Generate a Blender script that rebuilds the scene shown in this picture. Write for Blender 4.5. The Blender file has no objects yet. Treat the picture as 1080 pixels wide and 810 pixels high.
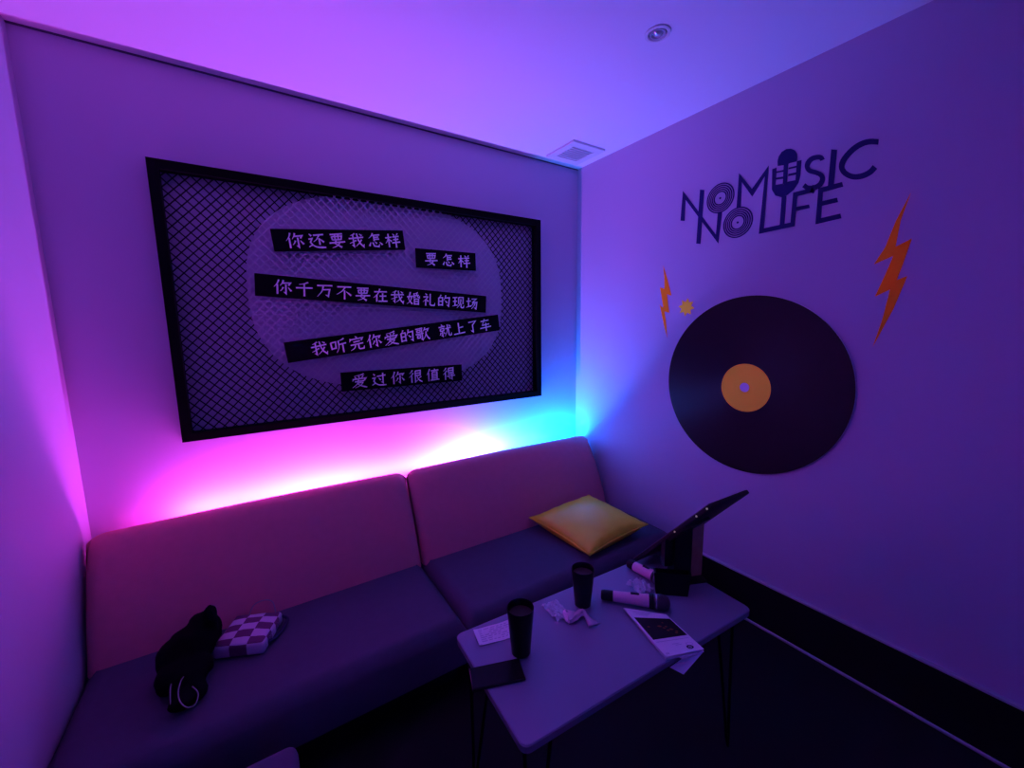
import bpy, bmesh, math, random
from mathutils import Vector, Matrix, noise
random.seed(7)
S = bpy.context.scene
COL = S.collection
PI = math.pi

# ------------------------------------------------------------------ room + camera measures (metres)
H = 2.6539          # ceiling height
RW = 2.7147         # room width (left wall at x = -RW, right wall at x = 0, back wall at y = 0)
RD = 3.45           # room depth
CAM = Vector((-2.11376, -2.33475, 1.55386))
FOC = 432.487
def cam_axes(yaw=0.5795, pitch=-0.1399, roll=-0.0146):
    cy, sy, cp, sp = math.cos(yaw), math.sin(yaw), math.cos(pitch), math.sin(pitch)
    f = Vector((sy*cp, cy*cp, sp)); r = Vector((cy, -sy, 0)); u = r.cross(f)
    c, s = math.cos(roll), math.sin(roll)
    return c*r + s*u, -s*r + c*u, f
CR, CU, CF = cam_axes()
def ray(x, y): return CF + CR*((x-540)/FOC) - CU*((y-405)/FOC)
def at_x(x, y, X): d = ray(x, y); return CAM + d*((X-CAM.x)/d.x)
def at_y(x, y, Y): d = ray(x, y); return CAM + d*((Y-CAM.y)/d.y)
def at_z(x, y, Z): d = ray(x, y); return CAM + d*((Z-CAM.z)/d.z)

# ------------------------------------------------------------------ materials
def mat(name, col, rough=.6, spec=.3, metal=0., bump=0., bscale=60., var=0., vscale=8., sheen=0., coat=0.):
    m = bpy.data.materials.new(name); m.use_nodes = True
    nt = m.node_tree; b = nt.nodes['Principled BSDF']
    b.inputs['Base Color'].default_value = (*col, 1)
    b.inputs['Roughness'].default_value = rough
    b.inputs['Specular IOR Level'].default_value = spec
    b.inputs['Metallic'].default_value = metal
    if sheen: b.inputs['Sheen Weight'].default_value = sheen
    if coat: b.inputs['Coat Weight'].default_value = coat
    tc = nt.nodes.new('ShaderNodeTexCoord')
    if var:
        n = nt.nodes.new('ShaderNodeTexNoise'); n.inputs['Scale'].default_value = vscale; n.inputs['Detail'].default_value = 4
        nt.links.new(tc.outputs['Object'], n.inputs['Vector'])
        mx = nt.nodes.new('ShaderNodeMix'); mx.data_type = 'RGBA'
        mx.inputs['A'].default_value = (*[c*(1-var) for c in col], 1)
        mx.inputs['B'].default_value = (*[min(c*(1+var), 4) for c in col], 1)
        nt.links.new(n.outputs['Fac'], mx.inputs['Factor']); nt.links.new(mx.outputs['Result'], b.inputs['Base Color'])
    if bump:
        n = nt.nodes.new('ShaderNodeTexNoise'); n.inputs['Scale'].default_value = bscale; n.inputs['Detail'].default_value = 3
        nt.links.new(tc.outputs['Object'], n.inputs['Vector'])
        bp = nt.nodes.new('ShaderNodeBump'); bp.inputs['Strength'].default_value = bump; bp.inputs['Distance'].default_value = .004
        nt.links.new(n.outputs['Fac'], bp.inputs['Height']); nt.links.new(bp.outputs['Normal'], b.inputs['Normal'])
    return m
def emis(name, col, k):
    m = bpy.data.materials.new(name); m.use_nodes = True
    b = m.node_tree.nodes['Principled BSDF']
    b.inputs['Base Color'].default_value = (*col, 1)
    b.inputs['Emission Color'].default_value = (*col, 1); b.inputs['Emission Strength'].default_value = k
    return m
def diffuse(name, col, var=0.):
    """matt pigment; day-glow inks return more orange than the light brings (values over 1)"""
    m = bpy.data.materials.new(name); m.use_nodes = True
    nt = m.node_tree; nt.nodes.remove(nt.nodes['Principled BSDF'])
    d = nt.nodes.new('ShaderNodeBsdfDiffuse'); d.inputs['Color'].default_value = (*col, 1)
    nt.links.new(d.outputs[0], nt.nodes['Material Output'].inputs['Surface'])
    if var:
        tc = nt.nodes.new('ShaderNodeTexCoord')
        n = nt.nodes.new('ShaderNodeTexNoise'); n.inputs['Scale'].default_value = 90; n.inputs['Detail'].default_value = 3
        nt.links.new(tc.outputs['Object'], n.inputs['Vector'])
        mx = nt.nodes.new('ShaderNodeMix'); mx.data_type = 'RGBA'
        mx.inputs['A'].default_value = (*[c*(1-var) for c in col], 1); mx.inputs['B'].default_value = (*[c*(1+var) for c in col], 1)
        nt.links.new(n.outputs['Fac'], mx.inputs['Factor']); nt.links.new(mx.outputs['Result'], d.inputs['Color'])
    return m

M = dict(
    wall=mat('wall_paint', (.57, .485, .64), .75, .2, bump=.08, bscale=220),
    ceil=mat('ceiling_paint', (.90, .84, .92), .8, .15, bump=.05, bscale=200),
    floor=mat('dark_floor', (.012, .011, .013), .7, .15, bump=.2, bscale=150),
    base=mat('black_baseboard', (.008, .008, .010), .55, .15),
    trimline=mat('dark_shadow_gap', (.12, .10, .16), .8, .1),
    lip=mat('baseboard_lip', (.50, .47, .52), .5, .4),
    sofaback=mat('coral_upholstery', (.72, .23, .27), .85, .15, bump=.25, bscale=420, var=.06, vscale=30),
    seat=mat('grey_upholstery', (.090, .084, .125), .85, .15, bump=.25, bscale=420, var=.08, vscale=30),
    plinth=mat('sofa_plinth', (.010, .010, .012), .8, .1),
    black=mat('black_metal', (.003, .003, .004), .6, .06),
    strip=mat('black_board', (.004, .004, .007), .7, .06),
    white=mat('white_letter', (.95, .95, .95), .7, .1),
    navy=mat('navy_vinyl', (.020, .015, .12), .6, .15),
    plasw=mat('white_plastic', (.75, .74, .76), .5, .3),
    plasg=mat('grey_plastic', (.42, .40, .46), .5, .3),
    dark=mat('dark_recess', (.02, .02, .025), .8, .1),
    chrome=mat('lamp_glass', (.6, .6, .65), .15, .6, metal=.6),
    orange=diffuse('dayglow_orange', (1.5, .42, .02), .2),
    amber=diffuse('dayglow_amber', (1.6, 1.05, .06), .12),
    rededge=mat('board_edge', (.80, .78, .82), .6, .2),
    vinylhole=diffuse('pale_spindle', (.9, .85, .95)),
    yellow=None,
    table=mat('grey_laminate', (.27, .28, .37), .38, .35, var=.04, vscale=6),
    tedge=mat('table_edge_band', (.26, .25, .30), .25, .5),
    paper=mat('paper', (.92, .88, .94), .7, .1),
    ink=mat('printed_ink', (.05, .04, .10), .8, .1),
    inkdark=mat('dark_print', (.010, .009, .012), .5, .2),
    inkfaint=mat('faint_print', (.62, .58, .70), .8, .1),
    rust=diffuse('rust_print', (.30, .12, .05)),
    smoke=mat('smoked_plastic', (.006, .006, .008), .35, .3),
    drink=mat('brown_drink', (.06, .035, .03), .4, .3),
    phone=mat('phone_black', (.006, .006, .008), .3, .35),
    micpink=mat('mic_rose_body', (.92, .50, .62), .4, .4),
    micblack=mat('mic_black', (.010, .010, .013), .5, .3),
    micring=mat('mic_ring', (.65, .60, .68), .25, .6, metal=.7),
    micgrille=mat('mic_grille', (.07, .06, .08), .5, .5, metal=.4, bump=1., bscale=500),
    screen=mat('screen_glass', (.01, .01, .012), .2, .4),
    tabback=mat('terminal_back', (.022, .020, .024), .6, .3),
    brown=mat('brown_wood', (.40, .25, .12), .6, .25, var=.25, vscale=40),
    cloth=mat('black_cloth', (.005, .005, .006), .95, .05),
    cord=mat('pale_cord', (.36, .35, .33), .6, .3),
    tissue=mat('pink_tissue', (.72, .55, .66), .9, .1),
)

# ------------------------------------------------------------------ mesh helpers
def bm_new(): return bmesh.new()
def add_box(bm, c, s, rot=None, bevel=0., seg=3):
    r = bmesh.ops.create_cube(bm, size=1)
    vs = r['verts']
    for v in vs: v.co = Vector((v.co.x*s[0], v.co.y*s[1], v.co.z*s[2]))
    if bevel:
        es = list({e for v in vs for e in v.link_edges})
        r2 = bmesh.ops.bevel(bm, geom=es, offset=bevel, segments=seg, profile=.5, affect='EDGES')
        vs = list({v for f in r2['faces'] for v in f.verts} | {v for v in vs if v.is_valid})
        # whole connected island
        seen = set(vs); st = list(vs)
        while st:
            v = st.pop()
            for e in v.link_edges:
                o = e.other_vert(v)
                if o not in seen: seen.add(o); st.append(o)
        vs = list(seen)
    for v in vs:
        p = v.co if rot is None else rot @ v.co
        v.co = p + Vector(c)
    return vs
def add_poly(bm, pts, thick):
    """pts: list of 3D points of a flat polygon; thick: 3D vector to extrude along"""
    t = Vector(thick)
    a = [bm.verts.new(Vector(p)) for p in pts]; b = [bm.verts.new(Vector(p)+t) for p in pts]
    n = len(pts)
    bm.faces.new(a[::-1]); bm.faces.new(b)
    for i in range(n):
        bm.faces.new((a[i], a[(i+1) % n], b[(i+1) % n], b[i]))
def add_ribbon(bm, L, R_, thick):
    """quad strip between two point rows, extruded"""
    t = Vector(thick); n = len(L)
    a = [bm.verts.new(Vector(p)) for p in L]; b = [bm.verts.new(Vector(p)) for p in R_]
    a2 = [bm.verts.new(Vector(p)+t) for p in L]; b2 = [bm.verts.new(Vector(p)+t) for p in R_]
    for i in range(n-1):
        bm.faces.new((a[i], a[i+1], b[i+1], b[i])); bm.faces.new((a2[i], b2[i], b2[i+1], a2[i+1]))
        bm.faces.new((a[i], a2[i], a2[i+1], a[i+1])); bm.faces.new((b[i], b[i+1], b2[i+1], b2[i]))
    bm.faces.new((a[0], b[0], b2[0], a2[0])); bm.faces.new((a[-1], a2[-1], b2[-1], b[-1]))
def add_lathe(bm, prof, n=32, M4=None, cap=True):
    rings = []
    for r, z in prof:
        ring = []
        for k in range(n):
            p = Vector((r*math.cos(2*PI*k/n), r*math.sin(2*PI*k/n), z))
            ring.append(bm.verts.new(M4 @ p if M4 else p))
        rings.append(ring)
    for i in range(len(rings)-1):
        for k in range(n):
            bm.faces.new((rings[i][k], rings[i][(k+1) % n], rings[i+1][(k+1) % n], rings[i+1][k]))
    if cap:
        bm.faces.new(rings[0][::-1]); bm.faces.new(rings[-1])
def add_tube(bm, path, r, n=8, closed=False):
    P = [Vector(p) for p in path]; m = len(P); rings = []
    up = Vector((0, 0, 1)); prev = None
    for i in range(m):
        if closed: t = (P[(i+1) % m]-P[i-1])
        else: t = P[min(i+1, m-1)]-P[max(i-1, 0)]
        t.normalize()
        a = prev if prev is not None else (Vector((1, 0, 0)) if abs(t.x) < .9 else Vector((0, 1, 0)))
        a = (a - t*a.dot(t)).normalized(); prev = a; b = t.cross(a)
        rr = r[i] if isinstance(r, (list, tuple)) else r
        rings.append([bm.verts.new(P[i]+(a*math.cos(2*PI*k/n)+b*math.sin(2*PI*k/n))*rr) for k in range(n)])
    last = m if closed else m-1
    for i in range(last):
        A, B = rings[i], rings[(i+1) % m]
        for k in range(n): bm.faces.new((A[k], A[(k+1) % n], B[(k+1) % n], B[k]))
    if not closed: bm.faces.new(rings[0][::-1]); bm.faces.new(rings[-1])
def smooth_path(P, k=6, closed=False):
    P = [Vector(p) for p in P]; n = len(P); out = []
    rng = range(n if closed else n-1)
    for i in rng:
        if closed: p0, p1, p2, p3 = P[i-1], P[i], P[(i+1) % n], P[(i+2) % n]
        else: p0, p1, p2, p3 = P[max(i-1, 0)], P[i], P[i+1], P[min(i+2, n-1)]
        for j in range(k):
            t = j/k
            out.append(.5*((2*p1)+(p2-p0)*t+(2*p0-5*p1+4*p2-p3)*t*t+(3*p1-p0-3*p2+p3)*t**3))
    if not closed: out.append(P[-1])
    return out
def ribbon_px(pts, w):
    """mitred outline rows of a polyline; w: width or list of widths"""
    P = [Vector(p) for p in pts]; n = len(P); L = []; R_ = []
    for i in range(n):
        if i == 0: d = (P[1]-P[0]).normalized(); nn = Vector((-d.y, d.x)); k = 1
        elif i == n-1: d = (P[-1]-P[-2]).normalized(); nn = Vector((-d.y, d.x)); k = 1
        else:
            a = (P[i]-P[i-1]).normalized(); b = (P[i+1]-P[i]).normalized()
            na = Vector((-a.y, a.x)); nb = Vector((-b.y, b.x)); nn = na+nb
            if nn.length < 1e-3: nn = na.copy()
            nn.normalize(); k = min(1/max(nn.dot(na), .35), 2.2)
        ww = (w[i] if isinstance(w, (list, tuple)) else w)/2*k
        L.append(P[i]+nn*ww); R_.append(P[i]-nn*ww)
    return L, R_
def obj(name, bm, m, parent=None, world=False, smooth=False):
    if world and parent is not None:
        off = parent.matrix_basis.translation.copy()
        pp = parent.parent
        while pp is not None: off += pp.matrix_basis.translation; pp = pp.parent
        for v in bm.verts: v.co -= off
    bmesh.ops.recalc_face_normals(bm, faces=bm.faces[:])
    me = bpy.data.meshes.new(name); bm.to_mesh(me); bm.free()
    if isinstance(m, (list, tuple)):
        for q in m: me.materials.append(q)
    else: me.materials.append(m)
    if smooth:
        for p in me.polygons: p.use_smooth = True
    o = bpy.data.objects.new(name, me); COL.objects.link(o)
    if parent is not None: o.parent = parent
    return o
def autosmooth(o, deg=35):
    me = o.data
    for p in me.polygons: p.use_smooth = True
    me.set_sharp_from_angle(angle=math.radians(deg))
    return o
def thing(name, label, cat, loc=(0, 0, 0), rotz=0, group=None):
    o = bpy.data.objects.new(name, None); COL.objects.link(o)
    o.empty_display_size = .1
    o.location = loc; o.rotation_euler = (0, 0, rotz)
    o['label'] = label; o['category'] = cat
    if group: o['group'] = group
    return o
def tag(o, label, cat, group=None):
    o['label'] = label; o['category'] = cat
    if group: o['group'] = group
    return o
def struct(name, bm, m):
    o = obj(name, bm, m); o['kind'] = 'structure'; return o
def dup(root, loc, rotz, label, group=None):
    r = root.copy(); COL.objects.link(r); r.location = loc; r.rotation_euler = (0, 0, rotz); r['label'] = label
    if group: r['group'] = group
    for ch in list(root.children):
        c = ch.copy(); COL.objects.link(c); c.parent = r
        for g in ch.children:
            d = g.copy(); COL.objects.link(d); d.parent = c
    return r
def Rz(a): return Matrix.Rotation(a, 3, 'Z')

# ------------------------------------------------------------------ the room shell
T = .1
bm = bm_new(); add_box(bm, (-RW/2, -RD/2, -T/2), (RW+2*T, RD+2*T, T)); struct('floor', bm, M['floor'])
bm = bm_new(); add_box(bm, (-RW/2, -RD/2, H+T/2), (RW+2*T, RD+2*T, T)); struct('ceiling', bm, M['ceil'])
bm = bm_new(); add_box(bm, (-RW/2, T/2, H/2), (RW+2*T, T, H)); struct('wall_back', bm, M['wall'])
bm = bm_new(); add_box(bm, (T/2, -RD/2, H/2), (T, RD, H)); struct('wall_right', bm, M['wall'])
bm = bm_new(); add_box(bm, (-RW-T/2, -RD/2, H/2), (T, RD, H)); struct('wall_left', bm, M['wall'])
bm = bm_new(); add_box(bm, (-RW/2, -RD-T/2, H/2), (RW+2*T, T, H)); struct('wall_front', bm, M['wall'])
# narrow dark joint where the back wall meets the ceiling
bm = bm_new(); add_box(bm, (-RW/2, -.0025, H-.003), (RW, .005, .006)); struct('trim_1', bm, M['trimline'])
# tall black skirting with a pale lip on top and a pale bead at the floor, right wall
BH = .2486
bm = bm_new(); add_box(bm, (-.007, -(RD+.92)/2, (BH-.008)/2), (.014, RD-.92, BH-.008)); struct('baseboard_right', bm, M['base'])
bm = bm_new(); add_box(bm, (-.009, -(RD+.92)/2, BH-.004), (.018, RD-.92, .010), bevel=.002, seg=2); struct('trim_2', bm, M['lip'])
bm = bm_new(); add_box(bm, (-.011, -(RD+.92)/2, .006), (.022, RD-.92, .012), bevel=.003, seg=2); struct('trim_3', bm, M['lip'])

# ------------------------------------------------------------------ sofa: two modules side by side
SY = -math.radians(.8)
def sofa_module(x0, x1, label):
    xc = (x0+x1)/2
    root = thing('sofa_module', label, 'sofa', (xc, .0, 0), SY, None)
    # follow the slight skew of the whole run of seats
    root.location = (xc, -.0 + math.tan(SY)*(xc+1.36), 0)
    w = (x1-x0)/2 - .004
    # backrest: profile in (y, z), extruded with rounded, slightly shrunken ends
    prof = [(-.375, .285), (-.352, .36), (-.318, .45), (-.282, .53), (-.245, .60), (-.208, .665), (-.180, .705), (-.160, .727),
            (-.140, .740), (-.125, .745), (-.114, .742), (-.107, .735), (-.104, .720), (-.104, .60), (-.104, .45), (-.104, .285)]
    cy = sum(p[0] for p in prof)/len(prof); cz = .46
    bm = bm_new(); rows = []
    rr = .058
    st = []
    for k in range(7):
        a = k/6*PI/2
        st.append((-w + rr*(1-math.sin(a)), rr*(1-math.cos(a))))
    st = [(-w+rr*(1-math.cos(k/6*PI/2)), rr*(1-math.sin(k/6*PI/2))) for k in range(7)]
    inner = [(-w+rr+(2*w-2*rr)*k/24, 0) for k in range(1, 24)]
    stations = st + inner + [(-x, s) for x, s in st[::-1]]
    for x, sh in stations:
        row = []
        for i, (y, z) in enumerate(prof):
            # shrink inwards near the ends (rounded corners), tiny puffiness in the middle
            n0 = Vector(prof[i-1] if i else prof[0]); n1 = Vector(prof[min(i+1, len(prof)-1)])
            d = (n1-n0).normalized(); nn = Vector((d.y, -d.x))      # inward
            if nn.dot(Vector((cy, cz))-Vector((y, z))) < 0: nn = -nn
            puff = .008*math.cos(PI/2*max(min(x/w, 1), -1)) if y < -.09 else 0
            q = Vector((y, z)) + nn*(sh*.75 - puff)
            row.append(bm.verts.new((x, q.x, max(q.y, .285))))
        rows.append(row)
    m = len(prof)
    for i in range(len(rows)-1):
        for j in range(m-1): bm.faces.new((rows[i][j], rows[i+1][j], rows[i+1][j+1], rows[i][j+1]))
        bm.faces.new((rows[i][m-1], rows[i+1][m-1], rows[i+1][0], rows[i][0]))
    bm.faces.new(rows[0]); bm.faces.new(rows[-1][::-1])
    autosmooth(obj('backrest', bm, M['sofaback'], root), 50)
    # seat: soft slab with slightly crowned top
    bm = bm_new(); zt, yb, yf = .311, -.10, -.905
    nx, ny = 40, 20
    top = []
    for i in range(nx+1):
        row = []
        for j in range(ny+1):
            u = i/nx*2-1; v = j/ny
            x = u*w; y = yb+(yf-yb)*v
            ex = max(0, abs(x)-(w-.04))/.04; ey = max(0, (yf+.045-y)/.045) if y < yf+.045 else 0
            e = min(1, math.hypot(ex, ey)); z = zt - .04*(1-math.sqrt(max(0, 1-e*e)))
            z += .004*(1-u*u)*math.sin(PI*v)
            row.append(bm.verts.new((x, y, z)))
        top.append(row)
    for i in range(nx):
        for j in range(ny): bm.faces.new((top[i][j], top[i+1][j], top[i+1][j+1], top[i][j+1]))
    edge = [top[i][0] for i in range(nx+1)] + [top[nx][j] for j in range(1, ny+1)] + [top[i][ny] for i in range(nx-1, -1, -1)] + [top[0][j] for j in range(ny-1, 0, -1)]
    low = [bm.verts.new((v.co.x, v.co.y, .13)) for v in edge]
    for k in range(len(edge)):
        bm.faces.new((edge[k], edge[(k+1) % len(edge)], low[(k+1) % len(edge)], low[k]))
    bm.faces.new(low)
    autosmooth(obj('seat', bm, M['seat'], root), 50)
    bm = bm_new(); add_box(bm, (0, -.46, .065), (2*w-.04, .72, .129)); obj('plinth', bm, M['plinth'], root)
    return root
SPLIT = -1.400
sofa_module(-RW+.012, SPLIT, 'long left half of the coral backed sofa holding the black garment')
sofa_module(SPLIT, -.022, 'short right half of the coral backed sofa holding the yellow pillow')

# square pouf at the bottom edge of the picture
pq = at_z(309, 786, .311)
root = thing('ottoman', 'dark grey square ottoman in front of the sofa, only its corner in view', 'ottoman', (pq.x-.252, pq.y-.236, 0), SY)
bm = bm_new(); add_box(bm, (0, 0, .22), (.52, .52, .18), bevel=.03, seg=4); autosmooth(obj('seat', bm, M['seat'], root), 40)
bm = bm_new(); add_box(bm, (0, 0, .065), (.46, .46, .13)); obj('plinth', bm, M['plinth'], root)

# ------------------------------------------------------------------ colour-changing LED strip behind the sofa
LED_Z, LED_Y = .702, -.074
def lerp(a, b, t): return tuple(a[i]+(b[i]-a[i])*t for i in range(3))
KEYS = [(-2.62, (1., .04, .95), .0), (-2.46, (1., .05, .95), .03), (-2.36, (.95, .072, 1.), .72), (-1.75, (.82, .074, 1.), .66), (-1.45, (.76, .076, 1.), .64),
        (-1.15, (.50, .09, 1.), .80), (-.9, (.08, .14, 1.), 1.15), (-.6, (.01, .18, 1.), 1.55), (-.3, (.0, .20, 1.), 1.65), (-.06, (.0, .21, 1.), 1.1)]
def led_at(x):
    for i in range(len(KEYS)-1):
        a, b = KEYS[i], KEYS[i+1]
        if x <= b[0]:
            t = max(0, min(1, (x-a[0])/(b[0]-a[0]))); return lerp(a[1], b[1], t), a[2]+(b[2]-a[2])*t
    return KEYS[-1][1], KEYS[-1][2]
m = bpy.data.materials.new('led_tape'); m.use_nodes = True
nt = m.node_tree; b = nt.nodes['Principled BSDF']
tc = nt.nodes.new('ShaderNodeTexCoord'); sx = nt.nodes.new('ShaderNodeSeparateXYZ'); nt.links.new(tc.outputs['Object'], sx.inputs[0])
mr = nt.nodes.new('ShaderNodeMapRange'); mr.inputs['From Min'].default_value = -1.3; mr.inputs['From Max'].default_value = 1.3
nt.links.new(sx.outputs['X'], mr.inputs['Value'])
cr = nt.nodes.new('ShaderNodeValToRGB'); nt.links.new(mr.outputs['Result'], cr.inputs['Fac'])
cr.color_ramp.elements[0].color = (1, .03, .62, 1); cr.color_ramp.elements[1].color = (0, .42, 1, 1)
e = cr.color_ramp.elements.new(.5); e.color = (.9, .05, 1, 1)
nt.links.new(cr.outputs['Color'], b.inputs['Emission Color']); b.inputs['Emission Strength'].default_value = 6
bm = bm_new(); add_box(bm, (0, 0, 0), (2.60, .010, .004))
led = obj('led_strip', bm, m); led.location = (-1.34, LED_Y, LED_Z-.006)
tag(led, 'colour changing LED strip glowing behind the sofa back, pink to cyan', 'light strip')
LED_POWER = 2.7
NSEG = 40
for k in range(NSEG):
    x0 = -2.64+2.60*k/NSEG; x1 = -2.64+2.60*(k+1)/NSEG; xm = (x0+x1)/2
    c, e = led_at(xm)
    la = bpy.data.lights.new('led_segment', 'AREA'); la.shape = 'RECTANGLE'; la.size = x1-x0; la.size_y = .012
    la.color = c; la.energy = LED_POWER*26/NSEG*e*(1+.22*math.sin(xm*7.3+2.36))
    lo = bpy.data.objects.new('led_segment', la); COL.objects.link(lo)
    lo.location = (xm, LED_Y, LED_Z)
    d = Vector((0, .45, .89)).normalized()
    lo.rotation_euler = (-d).to_track_quat('Z', 'Y').to_euler()

# ------------------------------------------------------------------ framed wire-mesh lyric sign on the back wall
FY = -.054
pA, pB, pC, pD = at_y(152, 165, FY), at_y(570.5, 232, FY), at_y(193, 466, FY), at_y(571, 418, FY)
fx0, fx1 = (pA.x+pC.x)/2, (pB.x+pD.x)/2; fz1, fz0 = (pA.z+pB.z)/2, (pC.z+pD.z)/2
sign = thing('wall_sign', 'large black framed wire mesh sign with five lyric strips on the back wall', 'sign', ((fx0+fx1)/2, 0, fz0))
BW = .037
bm = bm_new()
outer = [(fx0, fz0), (fx1, fz0), (fx1, fz1), (fx0, fz1)]; inn = [(fx0+BW, fz0+BW), (fx1-BW, fz0+BW), (fx1-BW, fz1-BW), (fx0+BW, fz1-BW)]
vo = [[bm.verts.new((x, y, z)) for x, z in q] for y in (-.001, FY) for q in (outer, inn)]
ob, ib, of, inf = vo
for k in range(4):
    j = (k+1) % 4
    bm.faces.new((of[k], of[j], inf[j], inf[k])); bm.faces.new((ob[k], ib[k], ib[j], ob[j]))
    bm.faces.new((ob[k], ob[j], of[j], of[k])); bm.faces.new((ib[k], inf[k], inf[j], ib[j]))
obj('frame', bm, M['black'], sign, world=True)
# woven wire mesh: black outside, white inside a rounded field
m = bpy.data.materials.new('two_tone_wire'); m.use_nodes = True
nt = m.node_tree; b = nt.nodes['Principled BSDF']; b.inputs['Roughness'].default_value = .7; b.inputs['Specular IOR Level'].default_value = .15
tc = nt.nodes.new('ShaderNodeTexCoord'); sx = nt.nodes.new('ShaderNodeSeparateXYZ'); nt.links.new(tc.outputs['Object'], sx.inputs[0])
ecx, ecz, ea, eb, en = -1.375-(fx0+fx1)/2, 1.735-fz0, .694, .50, 2.6
def mnode(op, a, bb):
    n = nt.nodes.new('ShaderNodeMath'); n.operation = op
    for i, q in enumerate((a, bb)):
        if q is None: continue
        if isinstance(q, (int, float)): n.inputs[i].default_value = q
        else: nt.links.new(q, n.inputs[i])
    return n.outputs[0]
ux = mnode('POWER', mnode('ABSOLUTE', mnode('DIVIDE', mnode('SUBTRACT', sx.outputs['X'], ecx), ea), None), en)
uz = mnode('POWER', mnode('ABSOLUTE', mnode('DIVIDE', mnode('SUBTRACT', sx.outputs['Z'], ecz), eb), None), en)
ins = mnode('LESS_THAN', mnode('ADD', ux, uz), 1.)
mx = nt.nodes.new('ShaderNodeMix'); mx.data_type = 'RGBA'
mx.inputs['A'].default_value = (.006, .006, .012, 1); mx.inputs['B'].default_value = (.62, .59, .66, 1)
nt.links.new(ins, mx.inputs['Factor']); nt.links.new(mx.outputs['Result'], b.inputs['Base Color'])
M['wire'] = m
bm = bm_new()
px_, pz_ = .0410, .0430
X0, X1, Z0, Z1 = fx0+BW*.6, fx1-BW*.6, fz0+BW*.6, fz1-BW*.6
ww = .0050; MY = -.034
def clip_line(sgn, c):
    # z = Z0 + sgn*(x - c)*pz/px
    s = sgn*pz_/px_; pts = []
    for x in (X0, X1):
        z = Z0+s*(x-c)
        if Z0 <= z <= Z1: pts.append((x, z))
    for z in (Z0, Z1):
        x = c+(z-Z0)/s
        if X0 < x < X1: pts.append((x, z))
    if len(pts) < 2: return None
    pts.sort(); return pts[0], pts[-1]
span = (X1-X0)+(Z1-Z0)*px_/pz_
for sgn in (1, -1):
    n = int(span/px_)+2
    for k in range(n):
        c = (X1 - k*px_) if sgn > 0 else (X0 + k*px_)
        q = clip_line(sgn, c)
        if not q: continue
        a, b2 = Vector((q[0][0], 0, q[0][1])), Vector((q[1][0], 0, q[1][1]))
        d = b2-a
        if d.length < .01: continue
        d.normalize(); nn = Vector((-d.z, 0, d.x))*ww/2
        y0 = MY - (.0012 if sgn > 0 else 0); off = Vector((0, y0, 0))
        add_ribbon(bm, [a+nn+off, b2+nn+off], [a-nn+off, b2-nn+off], (0, .0022, 0))
obj('wire_mesh', bm, M['wire'], sign, world=True)

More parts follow.
